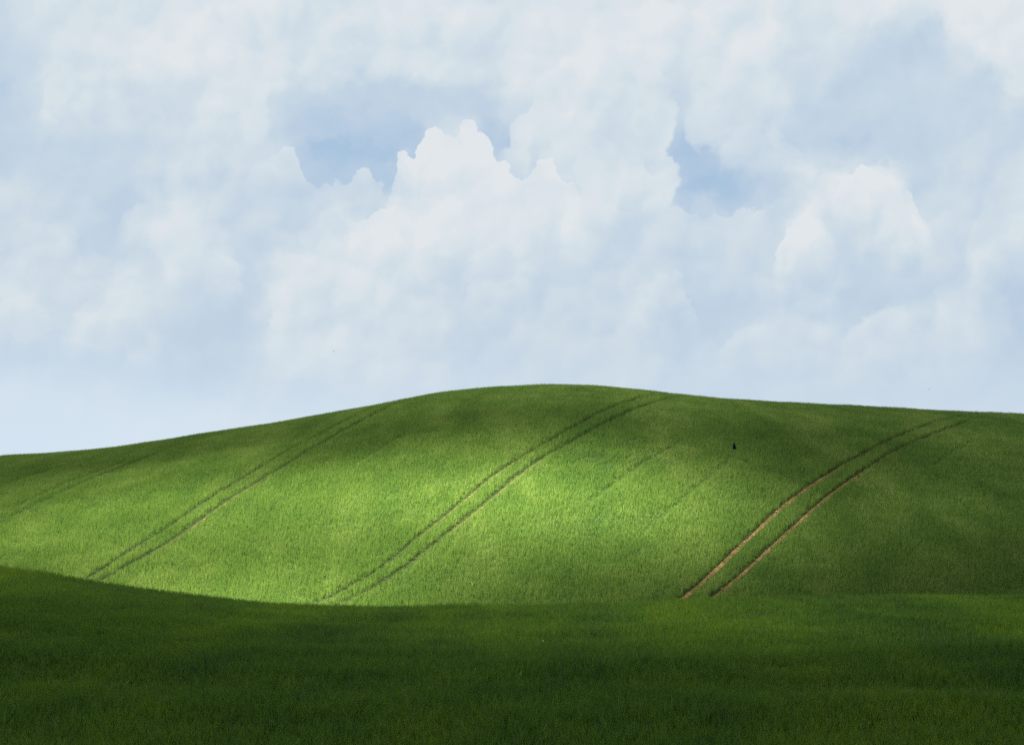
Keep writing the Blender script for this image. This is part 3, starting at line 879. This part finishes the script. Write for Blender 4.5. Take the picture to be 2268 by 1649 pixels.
def bird_mesh(name, wing_up, span, m):
    """one continuous mesh: lofted body along +X (head), tail fan, two fingered wings"""
    bm = bmesh.new()
    secs = [(-0.205, .010, .006, .0), (-0.12, .028, .022, -.002), (-0.05, .050, .045, -.006), (0.02, .056, .052, -.006), (0.08, .045, .042, .0),
            (0.12, .030, .029, .010), (0.150, .031, .030, .016), (0.175, .022, .021, .016), (0.19, .009, .009, .012)]
    rings = []
    for x, ry, rz, cz in secs:
        rings.append([bm.verts.new((x, ry * math.cos(a), cz + rz * math.sin(a))) for a in [i * math.pi / 5 for i in range(10)]])
    for r0, r1 in zip(rings, rings[1:]):
        for i in range(10):
            bm.faces.new((r0[i], r0[(i + 1) % 10], r1[(i + 1) % 10], r1[i]))
    bm.faces.new(list(reversed(rings[0]))); bm.faces.new(rings[-1])
    # tail fan, thin wedge
    def slab(pts, th):
        up = [bm.verts.new((x, y, z + th)) for x, y, z in pts]
        dn = [bm.verts.new((x, y, z - th)) for x, y, z in pts]
        bm.faces.new(up); bm.faces.new(list(reversed(dn)))
        nn = len(pts)
        for i in range(nn):
            bm.faces.new((up[i], dn[i], dn[(i + 1) % nn], up[(i + 1) % nn]))
    slab([(-0.15, .018, 0), (-0.31, .055, -.005), (-0.335, .02, -.005), (-0.335, -.02, -.005), (-0.31, -.055, -.005), (-0.15, -.018, 0)], .004)
    # wings: chordwise rows, root to tip, cambered, with separate tip feathers
    for s in (1, -1):
        ca_, sa_ = math.cos(wing_up), math.sin(wing_up)
        def wp_(x, r):
            return (x, s * (0.03 + r * span * ca_), 0.025 + r * span * sa_ - 0.05 * r * r * span)
        lead = [(.135, 0), (.125, .2), (.11, .42), (.06, .62), (.01, .78)]
        trail = [(-.15, 0), (-.14, .2), (-.11, .42), (-.085, .60), (-.06, .72)]
        for (a0, r0), (a1, r1), (b0, q0), (b1, q1) in zip(lead, lead[1:], trail, trail[1:]):
            pts = [wp_(a0, r0), wp_(a1, r1), wp_(b1, q1), wp_(b0, q0)]
            slab(pts if s > 0 else pts[::-1], .0045)
        for kf in range(5):
            f0 = kf / 5; f1 = (kf + 1) / 5
            x0 = .01 - .07 * f0; x1 = .01 - .07 * f1
            r0 = .78 - .06 * f0; r1 = .78 - .06 * f1
            tip = (x0 - .02 - .03 * f0, 1.0 - .13 * f0)
            pts = [wp_(x0, r0), wp_(tip[0] + .012, tip[1]), wp_(tip[0] - .012, tip[1] - .015), wp_(x1, r1)]
            slab(pts if s > 0 else pts[::-1], .003)
    bmesh.ops.recalc_face_normals(bm, faces=bm.faces)
    me = bpy.data.meshes.new(name); bm.to_mesh(me); bm.free()
    me.polygons.foreach_set('use_smooth', [True] * len(me.polygons))
    me.materials.append(m)
    return me

def cone(name, parent, base, tip, r, m):
    bm = bmesh.new()
    bvec = Vector(base); t = Vector(tip); ax = (t - bvec).normalized()
    u = ax.cross(Vector((0, 0, 1))).normalized(); v = ax.cross(u)
    ring = [bm.verts.new(bvec + (u * math.cos(a) + v * math.sin(a) * 1.1) * r) for a in [i * math.pi / 4 for i in range(8)]]
    mid = [bm.verts.new(bvec * .45 + t * .55 + (u * math.cos(a) + v * math.sin(a)) * r * .6 + Vector((0, 0, .002))) for a in [i * math.pi / 4 for i in range(8)]]
    tv = bm.verts.new(t)
    for i in range(8):
        bm.faces.new((ring[i], ring[(i + 1) % 8], mid[(i + 1) % 8], mid[i])); bm.faces.new((mid[i], mid[(i + 1) % 8], tv))
    bm.faces.new(ring)
    bmesh.ops.recalc_face_normals(bm, faces=bm.faces)
    me = bpy.data.meshes.new(name); bm.to_mesh(me); bm.free(); me.materials.append(m)
    o = link(bpy.data.objects.new(name, me)); o.parent = parent
    return o

def spot(X, Y, dist):
    x = (X * 0.4515 - 512) / FPX; y = -(Y * 0.4515 - 372) / FPX
    d = Vector((x, math.cos(PITCH) - y * math.sin(PITCH), math.sin(PITCH) + y * math.cos(PITCH)))
    return d * (dist / d.y)

crow = link(bpy.data.objects.new('crow', bird_mesh('crow', math.radians(83), 0.46, M_BLACK)))
crow.location = spot(1626.5, 993, hit(1626, 1003)[1] - 2.5)
crow.rotation_euler = (math.radians(4), math.radians(-4), math.radians(22))
crow.scale = (1.15, 1.3, 1.1)
tag(crow, 'black crow flying low over the hill with its wings raised', 'bird')
cone('beak', crow, (0.185, 0, .012), (0.245, 0, .004), .010, M_BEAK)
cone('eye', crow, (0.165, .024, .024), (0.166, .034, .026), .005, M_BEAK)
cone('eye', crow, (0.165, -.024, .024), (0.166, -.034, .026), .005, M_BEAK)

for (X, Y, D, rz, up, lab) in [(739, 777, 330, 1.2, .5, 'tiny dark bird far off in the sky above the left part of the hill'),
                               (2058, 862, 420, .4, .7, 'tiny faint bird far off in the sky above the right end of the hill')]:
    bd = link(bpy.data.objects.new('bird', bird_mesh('bird', up, 0.42, M_DARK)))
    bd.location = spot(X, Y, D); bd.rotation_euler = (0, 0, rz); bd.scale = (.8,) * 3
    tag(bd, lab, 'bird', 'distant birds in the sky')
    cone('beak', bd, (0.185, 0, .012), (0.225, 0, .004), .008, M_BEAK)

# white butterfly over the near crop
bf = link(bpy.data.objects.new('butterfly', None))
p0 = Vector(spot(1204, 1419, 1.0))
hx, hy = hit(1204, 1419)
bf.location = p0 * (hy * 0.93)
bf.rotation_euler = (0.2, 0.3, 0.9)
bf.scale = (1.5,) * 3
tag(bf, 'small white butterfly hovering over the dark crop near the middle of the near field', 'butterfly')
bm = bmesh.new()
rs_ = [(-.014, .0012), (-.006, .0022), (0, .0024), (.006, .0020), (.010, .0022), (.013, .0008)]
rg = [[bm.verts.new((x, r * math.cos(a), r * math.sin(a))) for a in [i * math.pi / 4 for i in range(8)]] for x, r in rs_]
for r0, r1 in zip(rg, rg[1:]):
    for i in range(8): bm.faces.new((r0[i], r0[(i + 1) % 8], r1[(i + 1) % 8], r1[i]))
bm.faces.new(rg[0][::-1]); bm.faces.new(rg[-1])
me = bpy.data.meshes.new('body'); bm.to_mesh(me); bm.free(); me.materials.append(M_DARK)
o = link(bpy.data.objects.new('body', me)); o.parent = bf
for s in (1, -1):
    bm = bmesh.new()
    ow = [(.008, .002), (.022, .020), (.020, .031), (.008, .030), (.002, .018), (-.006, .027), (-.018, .022), (-.018, .010), (-.006, .002)]
    up_ = math.radians(38)
    def w3(x, y, dz): return (x * 1.25, s * y * math.cos(up_) * 1.25, y * math.sin(up_) * 1.25 + dz)
    a = [bm.verts.new(w3(x, y, .0003)) for x, y in ow]; c = [bm.verts.new(w3(x, y, -.0003)) for x, y in ow]
    bm.faces.new(a); bm.faces.new(c[::-1])
    for i in range(len(ow)):
        j = (i + 1) % len(ow); bm.faces.new((a[i], c[i], c[j], a[j]))
    bmesh.ops.recalc_face_normals(bm, faces=bm.faces)
    me = bpy.data.meshes.new('wing'); bm.to_mesh(me); bm.free(); me.materials.append(M_WHITE)
    o = link(bpy.data.objects.new('wing', me)); o.parent = bf
